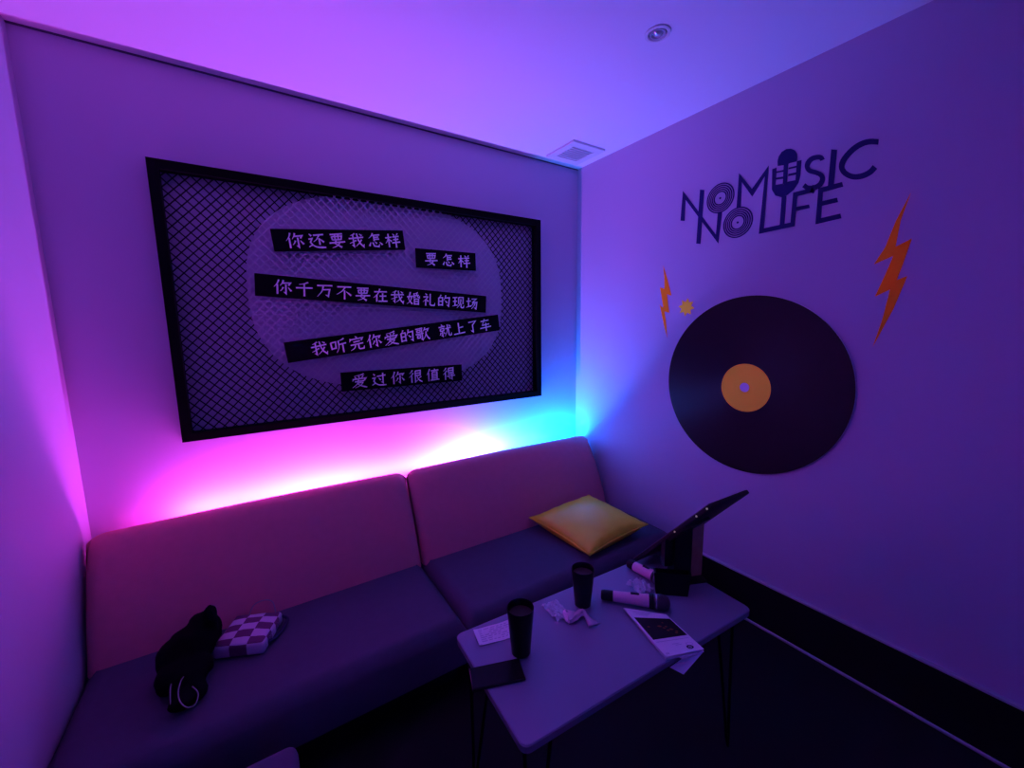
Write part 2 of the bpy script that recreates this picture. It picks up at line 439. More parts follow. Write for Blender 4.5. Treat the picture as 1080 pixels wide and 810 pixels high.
# brush-written characters, strokes on a 100 x 100 grid (y down); letter = way the brush thins
G = {
'你': 'p30,5 22,28 5,52|22,34 22,95|p54,6 48,24 36,42|48,25 90,21 80,37|h66,32 66,90 54,80|p52,50 46,64 36,76|d78,50 94,72',
'还': 'd14,10 26,22|8,42 27,38 16,60 26,76|n6,88 26,78 50,90 97,92|36,18 92,13|p68,16 52,42 33,58|66,36 66,76|d72,42 90,60',
'要': '14,13 86,8|22,25 26,48|22,26 80,22 74,45|26,46 74,43|40,11 41,45|60,11 59,45|46,50 34,68 d52,78 74,93|p66,56 52,80 18,96|5,66 96,57',
'我': 'p44,6 30,14 16,20|6,38 94,29|h32,14 32,88 20,78|p50,48 28,60 8,68|h56,5 62,46 72,70 90,90 95,72|p82,44 66,66 42,88|d72,8 86,20',
'怎': 'p40,3 30,20 12,36|36,17 82,13|45,17 45,54|45,30 74,27|45,43 77,40|d22,62 12,86|h34,62 42,86 70,90 76,74|d48,58 60,70|d78,60 94,78',
'样': '4,33 44,28|24,6 24,95|p23,36 14,54 3,68|d28,42 42,56|d54,6 64,18|p86,3 80,12 74,18|50,27 92,22|53,45 88,41|44,66 98,60|70,23 70,98',
'千': 'p72,6 48,18 22,24|5,47 96,40|50,17 50,97',
'万': '7,20 94,13|p42,20 34,55 8,92|h38,45 78,40 70,86 54,76',
'不': '9,16 92,11|p56,14 38,42 5,68|52,36 52,97|d62,44 92,68',
'在': '9,27 92,20|p46,3 32,40 4,70|26,46 26,95|44,55 88,50|64,33 64,88|37,91 96,86',
'婚': '27,5 14,58 d24,72 42,92|p37,34 27,70 3,94|3,42 46,34|p80,5 66,12 52,14|h53,12 53,44 68,34|53,28 88,24|h70,12 80,36 92,42 94,28|56,54 56,96|56,54 85,52 85,96|56,72 85,70|56,91 85,89',
'礼': 'd22,5 34,17|8,33 42,27 p26,50 5,68|25,48 25,96|d32,50 44,64|h58,5 58,84 66,91 90,90 95,70',
'的': 'p27,5 22,16 15,24|10,28 10,90|10,28 39,25 39,88|10,54 39,53|10,83 39,81|p64,4 58,26 46,48|h58,26 93,21 87,88 72,78|d60,46 75,62',
'现': '7,18 43,13|9,47 41,42|p46,72 24,78 3,84|25,16 25,78|54,12 54,64|54,12 90,9 90,62|p72,24 66,62 40,96|h74,60 74,86 82,92 95,88 98,70',
'场': '5,37 42,31|23,7 23,78|p45,70 24,78 3,86|48,16 88,11 54,44|h54,43 93,37 86,92 70,82|p64,44 54,62 40,78|p79,43 68,70 48,94',
'听': '8,26 11,72|8,26 37,22 34,68|11,66 34,63|p88,5 70,14 52,18|p53,18 52,62 34,96|54,43 98,37|76,41 76,98',
'完': 'd46,2 56,14|p15,16 12,28 8,38|14,23 90,17 80,34|31,41 72,36|11,60 90,53|p41,58 34,80 8,96|h60,56 60,84 67,91 90,90 95,72',
'爱': 'p80,3 54,11 22,15|d22,20 32,33|d46,16 52,29|p76,13 70,24 62,31|p14,35 12,44 8,52|12,39 92,33 82,48|22,56 82,50|p46,42 36,72 6,96|p38,67 72,62 54,84 22,98|n40,72 62,86 97,98',
'歌': '3,12 54,8|12,22 12,40|12,22 35,20 35,37|12,37 35,35|46,10 46,46|1,51 58,46|12,61 12,82|12,61 33,59 33,80|12,79 33,77|h46,48 46,94 34,86|p72,5 66,18 55,34|66,23 96,17 85,36|p77,36 70,68 48,96|n76,54 86,80 99,96',
'就': 'd24,2 32,14|3,23 50,17|14,35 14,54|14,35 41,32 39,52|14,52 40,50|h27,53 27,92 16,84|p16,63 12,74 5,82|d36,60 46,74|52,37 96,30|p71,6 66,52 44,94|h76,36 76,84 83,91 95,88 98,70|d82,10 92,22',
'上': '48,6 48,88|50,45 84,40|5,91 96,85',
'了': '20,14 80,9 52,38|h52,34 52,92 34,80',
'车': '13,20 82,15|p46,3 36,26 21,52|21,52 84,47|3,75 98,67|54,35 54,99',
'过': 'd14,9 24,21|6,42 25,38 16,62 26,76|n5,90 26,78 50,91 98,93|38,29 94,22|h76,5 76,78 62,68|d48,41 62,56',
'很': 'p28,3 20,16 7,28|p33,25 22,40 4,57|22,44 22,97|h48,10 48,93 68,78|48,10 85,7 83,46|48,28 83,26|48,46 83,43|p90,53 80,62 70,67|n60,48 72,76 98,95',
'值': 'p28,3 20,24 5,48|20,33 20,97|38,18 94,13|p66,3 64,16 60,28|46,30 46,88|46,30 83,27 83,88|46,47 83,45|46,62 83,60|46,76 83,75|33,91 99,86',
'得': 'p28,3 20,16 7,28|p33,25 22,40 4,57|22,44 22,97|46,8 46,44|46,8 83,5 83,42|46,25 83,23|46,41 83,39|42,55 90,50|35,71 98,65|h74,54 74,95 60,86|d49,76 60,89',
}
def char_strokes(ch):
    for s in G[ch].split('|'):
        toks = s.split(); style = ''; pts = []
        for t in toks:
            if t[0].isalpha():
                if pts:      # style change inside a stroke: close and go on
                    yield style, pts; pts = [pts[-1]]
                style = t[0]; t = t[1:]
            a, c = t.split(','); pts.append((float(a), float(c)))
        yield style, pts
def brush(bm, ch, to3d, thick, w=8.4):
    for si, (style, pts) in enumerate(char_strokes(ch)):
        P = [Vector(p) for p in pts]
        if style in 'pnd' and style and len(P) > 2: P = [v.to_2d() for v in smooth_path([p.to_3d() for p in P], 4)]
        n = len(P); ls = [0]
        for i in range(1, n): ls.append(ls[-1]+(P[i]-P[i-1]).length)
        ts = [l/ls[-1] for l in ls]
        if style == 'p': W_ = [w*(1.15-.85*t) for t in ts]
        elif style == 'n': W_ = [w*(.55+.95*t) if t < .8 else w*(1.31-2.4*(t-.8)) for t in ts]
        elif style == 'd': W_ = [w*(.5+.9*t) for t in ts]
        elif style == 'h': W_ = [w*1.05]*(n-1)+[w*.3]
        else: W_ = [w*(1.1 if i in (0, n-1) else 1.) for i in range(n)]
        L, R_ = ribbon_px([p for p in P], W_)
        o_ = Vector((0, -.00008*si, 0)); add_ribbon(bm, [to3d(p)+o_ for p in L], [to3d(p)+o_ for p in R_], thick)
SYF = -.041
def lyric(corners, text, fa, fb, ha, hb, word):
    P = [at_y(x, y, SYF) for x, y in corners]      # TL TR BR BL
    bm = bm_new()
    c = sum(P, Vector())/4
    ax = ((P[1]-P[0])+(P[2]-P[3]))/2; wl = ax.length; ax.normalize()
    hz = ((P[0]-P[3]).length+(P[1]-P[2]).length)/2
    up = Vector((-ax.z, 0, ax.x))
    hz = abs(((P[0]-P[3])+(P[1]-P[2])).dot(up))/2
    rot = Matrix((ax, Vector((0, 1, 0)), up)).transposed()
    add_box(bm, c+Vector((0, .003, 0)), (wl, .006, hz), rot=rot)
    st = obj('sign_strip', bm, M['strip'], sign, world=True)
    st['label'] = 'black strip lettered '+word
    slots = []; pos = 0
    for ch in text:
        if ch == ' ': pos += .55; continue
        slots.append((ch, pos)); pos += 1
    step = wl*(fb-fa)/pos; size_h = hz*(hb-ha); size_w = min(step*.90, size_h*1.08)
    for ch, k in slots:
        ox = -wl/2+wl*fa+(k+.5)*step; oz = hz/2-hz*(ha+hb)/2
        def to3d(p, ox=ox, oz=oz):
            return c+Vector((0, -.0002, 0))+ax*(ox+(p.x-50)/100*size_w)+up*(oz-(p.y-50)/100*size_h)
        bm = bm_new(); brush(bm, ch, to3d, (0, -.0015, 0))
        obj('character', bm, M['white'], st, world=True)
lyric([(284.9, 241.1), (425, 243.2), (427.2, 263.3), (289.4, 265.4)], '你还要我怎样', .075, .975, .14, .90, '你还要我怎样')
lyric([(438.1, 261.7), (501.5, 266.9), (501.9, 285.7), (439.3, 282)], '要怎样', .10, .93, .15, .88, '要怎样')
lyric([(268, 287.8), (512.8, 312.3), (512.5, 329.8), (269.2, 311.9)], '你千万不要在我婚礼的现场', .055, .955, .15, .88, '你千万不要在我婚礼的现场')
lyric([(299.2, 361.1), (525, 331.9), (527.2, 348.3), (303.9, 383.1)], '我听完你爱的歌 就上了车', .085, .955, .14, .90, '我听完你爱的歌 就上了车')
lyric([(359, 393), (486.8, 384.4), (487.5, 401.4), (360.8, 413.2)], '爱过你很值得', .055, .95, .12, .88, '爱过你很值得')

# ------------------------------------------------------------------ right wall: lettering, record, bolts, spark
def rw(p, d=.0005):
    q = at_x(p[0], p[1], 0.); return Vector((-d, q.y, q.z))
def zf(p): return (700+p[0]/4.5, 130+p[1]/4.5)          # measures taken from an enlarged crop
TH = (-.0015, 0, 0)
c0 = rw(zf((550, 400)))
logo = thing('wall_lettering', 'navy wall lettering reading NO MUSIC NO LIFE with a microphone for U', 'wall lettering', (0, c0.y, c0.z))
LAYER = [0]
def bar(bm, pts, w, d=.0005):
    LAYER[0] += 1; d += .00012*(LAYER[0] % 9)      # overlapping strokes never share a face
    L, R_ = ribbon_px([Vector(zf(p)) for p in pts], [x*1.4/4.5 for x in w] if isinstance(w, list) else w*1.15/4.5)
    add_ribbon(bm, [rw(p, d) for p in L], [rw(p, d) for p in R_], TH)
def letters(name, strokes):
    bm = bm_new()
    for pts, w in strokes: bar(bm, pts, w)
    return obj(name, bm, M['navy'], logo, world=True)
letters('letter_n', [([(90, 463), (98, 342), (254, 550), (268, 422)], 17), ([(183, 316), (165, 572)], 17)])
def ring(bm, c, r0, r1, d=.0005, n=48):
    a = [[bm.verts.new((x, c.y+r*math.cos(2*PI*k/n), c.z+r*math.sin(2*PI*k/n))) for k in range(n)] for x in (-d, -d-.0015) for r in (r0, r1)]
    A0, B0, A1, B1 = a
    for k in range(n):
        j = (k+1) % n
        bm.faces.new((A1[k], A1[j], B1[j], B1[k])); bm.faces.new((A0[k], B0[k], B0[j], A0[j]))
        bm.faces.new((B0[k], B1[k], B1[j], B0[j])); bm.faces.new((A0[k], A0[j], A1[j], A1[k]))
def disc(bm, c, r, d=.0005, n=48, t=.0015):
    add_poly(bm, [(-d, c.y+r*math.cos(2*PI*k/n), c.z+r*math.sin(2*PI*k/n)) for k in range(n)], (-t, 0, 0))
for (l, r, t, b_) in (((207, 356), (334, 352), (278, 281), (262, 428)), ((285, 470), (422, 466), (358, 396), (346, 545))):
    l, r, t, b_ = [rw(zf(q)) for q in (l, r, t, b_)]
    c = Vector((0, (l.y+r.y)/2, (t.z+b_.z)/2)); rad = (abs(l.y-r.y)+abs(t.z-b_.z))/4
    bm = bm_new()
    for a, bb in ((1., .92), (.86, .785), (.725, .655), (.60, .53), (.475, .40)): ring(bm, c, rad*bb, rad*a)
    disc(bm, c, rad*.07)
    obj('letter_o', bm, M['navy'], logo, world=True)['label'] = 'letter O drawn as a grooved record'
letters('letter_m', [([(356, 402), (365, 258), (420, 330), (490, 226), (464, 512), (612, 480), (625, 338), (712, 315)], [14, 14, 15, 17, 15, 15, 15, 15]), ([(622, 408), (692, 394)], 15)])
# microphone standing for the letter U
bm = bm_new()
def pz(q): return rw(zf((q[0], q[1])))
def zc(x, y): return ((800+x/8.3077-700)*4.5, (140+y/8.3125-130)*4.5)     # second enlarged crop to the first
dome = [(170, 292), (168, 250), (178, 210), (205, 168), (245, 144), (285, 140), (320, 155), (338, 185), (341, 215), (336, 252), (270, 268), (262, 276), (224, 284)]
dome = [zc(*q) for q in dome]
add_poly(bm, [pz(q) for q in dome], TH)
body = [(122, 320), (160, 306), (150, 458), (215, 446), (215, 455), (248, 440), (256, 430), (325, 416), (338, 250), (378, 240), (366, 380), (350, 440), (310, 500), (255, 545), (215, 570), (150, 552), (118, 500)]
body = [zc(*q) for q in body]
add_poly(bm, [pz(q) for q in body], TH)
for q in ([(224, 270), (262, 262), (250, 445), (214, 452)], [(156, 340), (222, 326), (222, 342), (155, 354)], [(152, 396), (220, 384), (219, 404), (151, 412)], [(266, 306), (334, 290), (334, 306), (264, 322)], [(262, 362), (332, 346), (331, 368), (260, 382)]):
    LAYER[0] += 1; add_poly(bm, [pz(zc(*k))+Vector((-.00012*(LAYER[0] % 9), 0, 0)) for k in q], TH)
bar(bm, [(572, 345), (562, 490)], 19)
obj('letter_u', bm, M['navy'], logo, world=True)['label'] = 'letter U drawn as a studio microphone'
sp = [zc(*q) for q in [(562, 240), (548, 218), (515, 215), (470, 228), (436, 262), (428, 300), (448, 332), (500, 348), (545, 368), (562, 400), (550, 440), (518, 470), (470, 484), (430, 482), (398, 460)]]
sp = [(v.x, v.y) for v in smooth_path([Vector((x, y, 0)) for x, y in sp], 4)]
letters('letter_s', [(sp, 20), ([zc(492, 462), zc(468, 528)], 17)])
letters('letter_i', [([zc(664, 148), zc(634, 478)], 24)])
cp = [(1052, 82), (985, 78), (920, 92), (850, 130), (785, 190), (742, 250), (730, 300), (750, 345), (800, 378), (855, 388), (920, 376), (980, 345), (1022, 300)]
cp = [zc(*q) for q in cp]; cp = [(v.x, v.y) for v in smooth_path([Vector((x, y, 0)) for x, y in cp], 4)]
letters('letter_c', [(cp, 23)])
letters('letter_e', [([(850, 290), (746, 318), (734, 465), (842, 440)], 20), ([(740, 384), (826, 364)], 19)])

# big record board
RC = Vector((0, -1.2680, 1.2400)); RR = .446
rec = thing('record_board', 'huge black vinyl record board with orange label on the right wall', 'wall decoration', (0, RC.y, RC.z))
def wheel(bm, prof, n=128):
    """prof: (radius, distance from the wall)"""
    rows = [[bm.verts.new((-d, RC.y+r*math.cos(2*PI*k/n), RC.z+r*math.sin(2*PI*k/n))) for k in range(n)] for r, d in prof]
    for i in range(len(rows)-1):
        for k in range(n): bm.faces.new((rows[i][k], rows[i][(k+1) % n], rows[i+1][(k+1) % n], rows[i+1][k]))
    bm.faces.new(rows[0]); bm.faces.new(rows[-1][::-1])
m = bpy.data.materials.new('grooved_vinyl'); m.use_nodes = True
nt = m.node_tree; b = nt.nodes['Principled BSDF']
b.inputs['Base Color'].default_value = (.007, .004, .011, 1); b.inputs['Roughness'].default_value = .42; b.inputs['Specular IOR Level'].default_value = .16
tc = nt.nodes.new('ShaderNodeTexCoord'); ln = nt.nodes.new('ShaderNodeVectorMath'); ln.operation = 'LENGTH'
nt.links.new(tc.outputs['Object'], ln.inputs[0])
n1 = mnode('SINE', mnode('MULTIPLY', ln.outputs['Value'], 1400.), None)
bp = nt.nodes.new('ShaderNodeBump'); bp.inputs['Strength'].default_value = .25; bp.inputs['Distance'].default_value = .001
nt.links.new(n1, bp.inputs['Height']); nt.links.new(bp.outputs['Normal'], b.inputs['Normal'])
bm = bm_new(); wheel(bm, [(RR, .0085), (RR-.0005, .0100)]); obj('disc_face', bm, m, rec, world=True)
bm = bm_new(); wheel(bm, [(RR, .0005), (RR+.001, .003), (RR+.001, .0075), (RR, .0084)]); autosmooth(obj('board_edge', bm, M['rededge'], rec, world=True))
LC = Vector((0, -1.2675, 1.2290))
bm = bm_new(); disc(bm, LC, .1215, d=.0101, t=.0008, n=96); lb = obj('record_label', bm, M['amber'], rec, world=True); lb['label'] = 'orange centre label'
bm = bm_new(); disc(bm, LC+Vector((0, .002, .002)), .0235, d=.0110, t=.0006); obj('spindle_hole', bm, M['vinylhole'], lb, world=True)

def sticker(name, pts, m, label, cat, group=None):
    P = [rw(p) for p in pts]; c = sum(P, Vector())/len(P); c.x = 0
    bm = bm_new(); add_poly(bm, [p-c for p in P], TH)
    o = obj(name, bm, m); o.location = c; return tag(o, label, cat, group)
big = [(235, 40), (185, 175), (160, 303), (240, 262), (200, 375), (166, 465), (218, 445), (150, 605), (50, 788), (95, 660), (134, 510), (60, 545), (110, 440), (150, 346), (55, 388), (110, 305), (165, 170)]
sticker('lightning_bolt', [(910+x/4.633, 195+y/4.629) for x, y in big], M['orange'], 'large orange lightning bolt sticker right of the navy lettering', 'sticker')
sm = [(140, 50), (180, 185), (222, 350), (176, 335), (198, 522), (158, 510), (152, 515), (170, 650), (178, 770), (150, 660), (105, 440), (128, 470), (140, 462), (108, 268), (152, 285), (152, 180)]
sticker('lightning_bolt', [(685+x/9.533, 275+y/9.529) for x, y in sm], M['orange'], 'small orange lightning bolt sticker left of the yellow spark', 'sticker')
sc_ = rw((685+372/9.533, 275+468/9.529)); star = []
for k in range(16):
    a = 2*PI*k/16+.15; r = .050 if k % 2 == 0 else .030
    star.append(Vector((0, r*math.cos(a), r*math.sin(a))))
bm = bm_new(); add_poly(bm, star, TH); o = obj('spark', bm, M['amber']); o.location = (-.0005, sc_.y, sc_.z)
tag(o, 'little yellow eight pointed spark sticker beside the small lightning bolt', 'sticker')

# ------------------------------------------------------------------ ceiling vent and downlight
VC = Vector((-.216, -.217, H))
vent = thing('ceiling_vent', 'square white louvred air vent in the ceiling corner', 'vent', VC)
bm = bm_new(); a = .133; bq = .085
for s1, s2, w1, w2 in ((0, 1, 2*a, a-bq), (0, -1, 2*a, a-bq), (1, 0, a-bq, 2*bq), (-1, 0, a-bq, 2*bq)):
    add_box(bm, (s1*(a+bq)/2, s2*(a+bq)/2, -.007), (w1, w2, .013), bevel=.003, seg=2)
obj('frame', bm, M['plasw'], vent)
bm = bm_new(); add_box(bm, (0, 0, -.0015), (2*bq, 2*bq, .002)); obj('backing', bm, M['plasw'], vent)
for k in range(7):
    bm = bm_new(); add_box(bm, (0, -bq+.0125+k*.0242, -.008), (2*bq-.002, .0205, .0018), rot=Matrix.Rotation(.22, 3, 'X')); obj('slat', bm, M['plasw'], vent)
DL = Vector((-.682, -1.198, H))
dl = thing('downlight', 'small round recessed downlight, switched off, in the ceiling', 'ceiling light', DL)
bm = bm_new(); add_lathe(bm, [(.036, -.001), (.048, -.001), (.047, -.005), (.037, -.007), (.034, -.004), (.034, -.001)], 40, cap=False); autosmooth(obj('trim_ring', bm, M['plasw'], dl))
bm = bm_new(); add_lathe(bm, [(.0355, -.0012), (.0001, -.0012)], 40, cap=False); obj('recess', bm, M['dark'], dl)
bm = bm_new(); add_lathe(bm, [(.031, -.0015), (.030, -.006), (.024, -.006), (.020, -.002)], 40, cap=False); autosmooth(obj('lamp_bezel', bm, M['plasg'], dl))
bm = bm_new(); add_lathe(bm, [(.019, -.0022), (.014, -.007), (.006, -.009), (.0005, -.0095)], 24); autosmooth(obj('lamp_lens', bm, M['chrome'], dl))

# ------------------------------------------------------------------ low table
TZ = .564
Tc = [at_z(x, y, TZ) for x, y in ((475.5, 669.5), (692, 583), (791.5, 641), (558, 790.5))]
tc_ = sum(Tc, Vector())/4
dx = ((Tc[1]-Tc[0])+(Tc[2]-Tc[3]))/2; ang = math.atan2(dx.y, dx.x); TL = dx.length
TW = ((Tc[0]-Tc[3]).length+(Tc[1]-Tc[2]).length)/2
table = thing('coffee_table', 'low grey topped rectangular table on hairpin legs before the sofa', 'table', (tc_.x, tc_.y, 0), ang)
bm = bm_new(); r = .022; pts = []
for sx_, sy_, a0 in ((1, 1, 0), (-1, 1, PI/2), (-1, -1, PI), (1, -1, 1.5*PI)):
    for k in range(7):
        a = a0+k/6*PI/2; pts.append((sx_*(TL/2-r)+r*math.cos(a), sy_*(TW/2-r)+r*math.sin(a)))
def slab(bm, pts, prof):
    rows = []
    for ins_, z in prof:
        row = []
        for x, y in pts:
            v = Vector((x, y)); row.append(bm.verts.new((x-ins_*(1 if x > 0 else -1), y-ins_*(1 if y > 0 else -1), z)))
        rows.append(row)
    n = len(pts)
    for i in range(len(rows)-1):
        for k in range(n): bm.faces.new((rows[i][k], rows[i][(k+1) % n], rows[i+1][(k+1) % n], rows[i+1][k]))
    bm.faces.new(rows[0][::-1]); bm.faces.new(rows[-1])
slab(bm, pts, [(.001, TZ-.003), (0.002, TZ-.0008), (.004, TZ)]); top = obj('tabletop', bm, M['table'], table)
bm = bm_new(); slab(bm, pts, [(.003, TZ-.024), (.0005, TZ-.022), (0, TZ-.0035), (.0, TZ-.0031)]); obj('edge_band', bm, M['tedge'], top)
for sx_ in (-1, 1):
    for sy_ in (-1, 1):
        bm = bm_new()
        cx_, cy_ = sx_*(TL/2-.075), sy_*(TW/2-.05)
        hw = .045
        foot = Vector((cx_+sx_*.035, cy_+sy_*.018, .006))
        A = Vector((cx_-hw, cy_, TZ-.028)); B = Vector((cx_+hw, cy_, TZ-.028))
        p = [A, A.lerp(foot, .5), A.lerp(foot, .94)+Vector((-.002, 0, 0)), foot, B.lerp(foot, .94)+Vector((.002, 0, 0)), B.lerp(foot, .5), B]
        add_tube(bm, p, .0055, 8)
        add_box(bm, (cx_, cy_, TZ-.0265), (.11, .05, .005))
        autosmooth(obj('leg', bm, M['black'], table))

# ------------------------------------------------------------------ things on the table
# touch terminal leaning toward the viewer's side on its stand, screen to the sofa
A = Vector((-.818, -1.266, .580)); B = Vector((-.790, -1.567, .927)); Cc = Vector((-.519, -1.559, .912)); D = A+Cc-B
eu = (D-A).normalized(); ev = (B-A).normalized(); en_ = eu.cross(ev).normalized()      # en_: out of the screen
if en_.y < 0: en_ = -en_
wt, ht = (D-A).length, (B-A).length
tab = thing('touch_screen', 'thin dark touch screen tilted on the stand at the table end', 'screen', A)
rot = Matrix((eu, ev, en_)).transposed()
cen = (A+B+Cc+D)/4
bm = bm_new(); add_box(bm, cen-en_*.008, (wt, ht, .016), rot=rot, bevel=.004, seg=2); autosmooth(obj('housing', bm, M['tabback'], tab, world=True))
bm = bm_new(); add_box(bm, cen+en_*.0006, (wt-.012, ht-.012, .001), rot=rot); obj('screen_glass', bm, M['screen'], tab, world=True)
bm = bm_new()
add_box(bm, (A+B)/2-en_*.0006-eu*.0004, (.0026, ht-.006, .0026), rot=rot); obj('bezel_edge', bm, M['micring'], tab, world=True)
M['dot'] = emis('button_glow', (.9, .85, .55), .16)
for f in (.57, .835, .955):
    bm = bm_new(); c = A+ev*(ht*f)-en_*.0095-eu*.0005
    add_lathe(bm, [(.0038, -.001), (.0038, .001), (.0025, .0018)], 14, Matrix.Translation(c) @ (rot @ Matrix.Rotation(-PI/2, 3, 'Y')).to_4x4())
    obj('button', bm, M['dot'], tab, world=True)['label'] = 'tiny pale lit button on the edge'
stand = thing('screen_stand', 'black stand with a brown back leg under the touch screen', 'stand', (-.745, -1.455, TZ))
def plane_z(x, y): return A.z-(en_.x*(x-A.x)+en_.y*(y-A.y))/en_.z      # screen plane height
def post(name, c, sx_, sy_, m, rz, z0, gap=.028):
    bm = bm_new(); R3 = Rz(rz); lo = []; hi = []
    for a, b_ in ((-1, -1), (1, -1), (1, 1), (-1, 1)):
        q = R3 @ Vector((a*sx_/2, b_*sy_/2, 0))+Vector((c[0], c[1], 0))
        lo.append(bm.verts.new((q.x, q.y, z0))); hi.append(bm.verts.new((q.x, q.y, plane_z(q.x, q.y)-gap)))
    bm.faces.new(lo[::-1]); bm.faces.new(hi)
    for k in range(4): bm.faces.new((lo[k], lo[(k+1) % 4], hi[(k+1) % 4], hi[k]))
    return obj(name, bm, m, stand, world=True)
bm = bm_new(); add_box(bm, (-.742, -1.457, TZ+.005), (.135, .085, .009), rot=Rz(-.4), bevel=.003, seg=2); autosmooth(obj('base_plate', bm, M['smoke'], stand, world=True))
post('column', (-.772, -1.450), .070, .045, M['smoke'], -.4, TZ+.0095)
post('bracket', (-.795, -1.436), .085, .028, M['smoke'], -.4, TZ+.072)
post('back_leg', (-.700, -1.470), .050, .018, M['brown'], -.35, TZ+.0095)['label'] = 'brown wooden back leg'
bm = bm_new(); add_box(bm, (0, 0, 0), (.16, .10, .012), rot=rot); 
bq_ = Vector((-.755, -1.455, plane_z(-.755, -1.455)))-en_*.0225
for v in bm.verts: v.co += bq_
obj('mount_plate', bm, M['smoke'], stand, world=True)

# small black tapered box in front of the stand
q = [Vector((-.921, -1.452, 0)), Vector((-.829, -1.534, 0)), Vector((-.807, -1.514, 0)), Vector((-.899, -1.432, 0))]
bc = sum(q, Vector())/4
bx = thing('holder_box', 'small black tapered box standing before the screen stand', 'box', (bc.x, bc.y, TZ))
bm = bm_new()
rows = [[bm.verts.new((*(bc+(p-bc)*k).xy, TZ+z)) for p in q] for k, z in ((.92, .0004), (1.06, .088), (.94, .088), (.88, .03))]
bm.faces.new(rows[0][::-1]); bm.faces.new(rows[-1])
for i in range(3):
    for k in range(4): bm.faces.new((rows[i][k], rows[i][(k+1) % 4], rows[i+1][(k+1) % 4], rows[i+1][k]))
autosmooth(obj('body', bm, M['smoke'], bx, world=True), 30)

# tumblers
def tumbler(loc, label, h, rt, rb):
    root = thing('tumbler', label, 'cup', loc, 0, 'dark drinking tumblers on the table')
    bm = bm_new()
    add_lathe(bm, [(rb-.004, 0), (rb, .004), (rb+(rt-rb)*.5, h*.5), (rt-.0005, h-.003), (rt-.0012, h), (rt-.0026, h-.002), (rb+(rt-rb)*.80-.002, h*.80), (rb-.002, .012)], 36)
    autosmooth(obj('cup', bm, M['smoke'], root))
    bm = bm_new(); zz = h*.86; rq = rb+(rt-rb)*.86-.0028
    add_lathe(bm, [(rq-.001, zz-.01), (rq, zz), (.002, zz+.0008)], 36); obj('drink', bm, M['drink'], root)
    return root
p = at_z(549.5, 688, TZ)
tumbler((p.x, p.y, TZ), 'dark plastic tumbler beside the receipt near the left table end', .152, .0415, .0290)
p = at_z(614.5, 637.5, TZ)
tumbler((p.x, p.y, TZ), 'dark plastic tumbler behind the scrunched pink tissue', .140, .0405, .0285)

# receipt
RP = [at_z(x, y, TZ) for x, y in ((499, 666), (542, 652.5), (546, 671), (505.5, 682.5))]
rc = sum(RP, Vector())/4
rcp = thing('receipt', 'small white printed receipt lying left of the near tumbler', 'paper', (rc.x, rc.y, TZ))
def quad(a, b, P=RP): return P[0]*(1-a)*(1-b)+P[1]*a*(1-b)+P[2]*a*b+P[3]*(1-a)*b
bm = bm_new(); n = 10
L = []; R_ = []
for k in range(n+1):
    t = k/n; z = .0012+.006*max(0, .3-t)**2/.09+.002*math.sin(t*5)**2
    L.append(quad(t, 0)+Vector((0, 0, z))); R_.append(quad(t, 1)+Vector((0, 0, z)))
add_ribbon(bm, L, R_, (0, 0, -.0006)); sheet = obj('sheet', bm, M['paper'], rcp, world=True)
bm = bm_new()
for r_ in range(7):
    b0 = .12+r_*.115; a0 = .10; 
    while a0 < .86:
        l = random.uniform(.05, .16)
        if random.random() < .8:
            P4 = []
            for (aa, bb) in ((a0, b0), (a0+l, b0), (a0+l, b0+.045), (a0, b0+.045)):
                z = .0012+.006*max(0, .3-aa)**2/.09+.002*math.sin(aa*5)**2
                P4.append(quad(aa, bb)+Vector((0, 0, z+.0009)))
            add_poly(bm, P4, (0, 0, .0002))
        a0 += l+.04
obj('print', bm, M['inkfaint'], sheet, world=True)

# phone hanging slightly over the left edge
p0, p1, p2 = at_z(545.5, 697.5, TZ), at_z(557, 716.5, TZ), at_z(503, 706.5, TZ)
ax_ = (p0-p2).normalized(); a_ph = math.atan2(ax_.y, ax_.x); side = (p1-p0)
pw = .076; pl = .152
pc = (p0+p1)/2-ax_*pl/2
ph = thing('phone', 'black smartphone lying across the left edge of the table', 'phone', (pc.x, pc.y, TZ), a_ph)
bm = bm_new(); add_box(bm, (0, 0, .0045), (pl, pw, .008), bevel=.0035, seg=3); autosmooth(obj('body', bm, M['phone'], ph))
bm = bm_new(); add_box(bm, (0, 0, .0088), (pl-.006, pw-.006, .0008)); obj('screen', bm, M['screen'], ph)

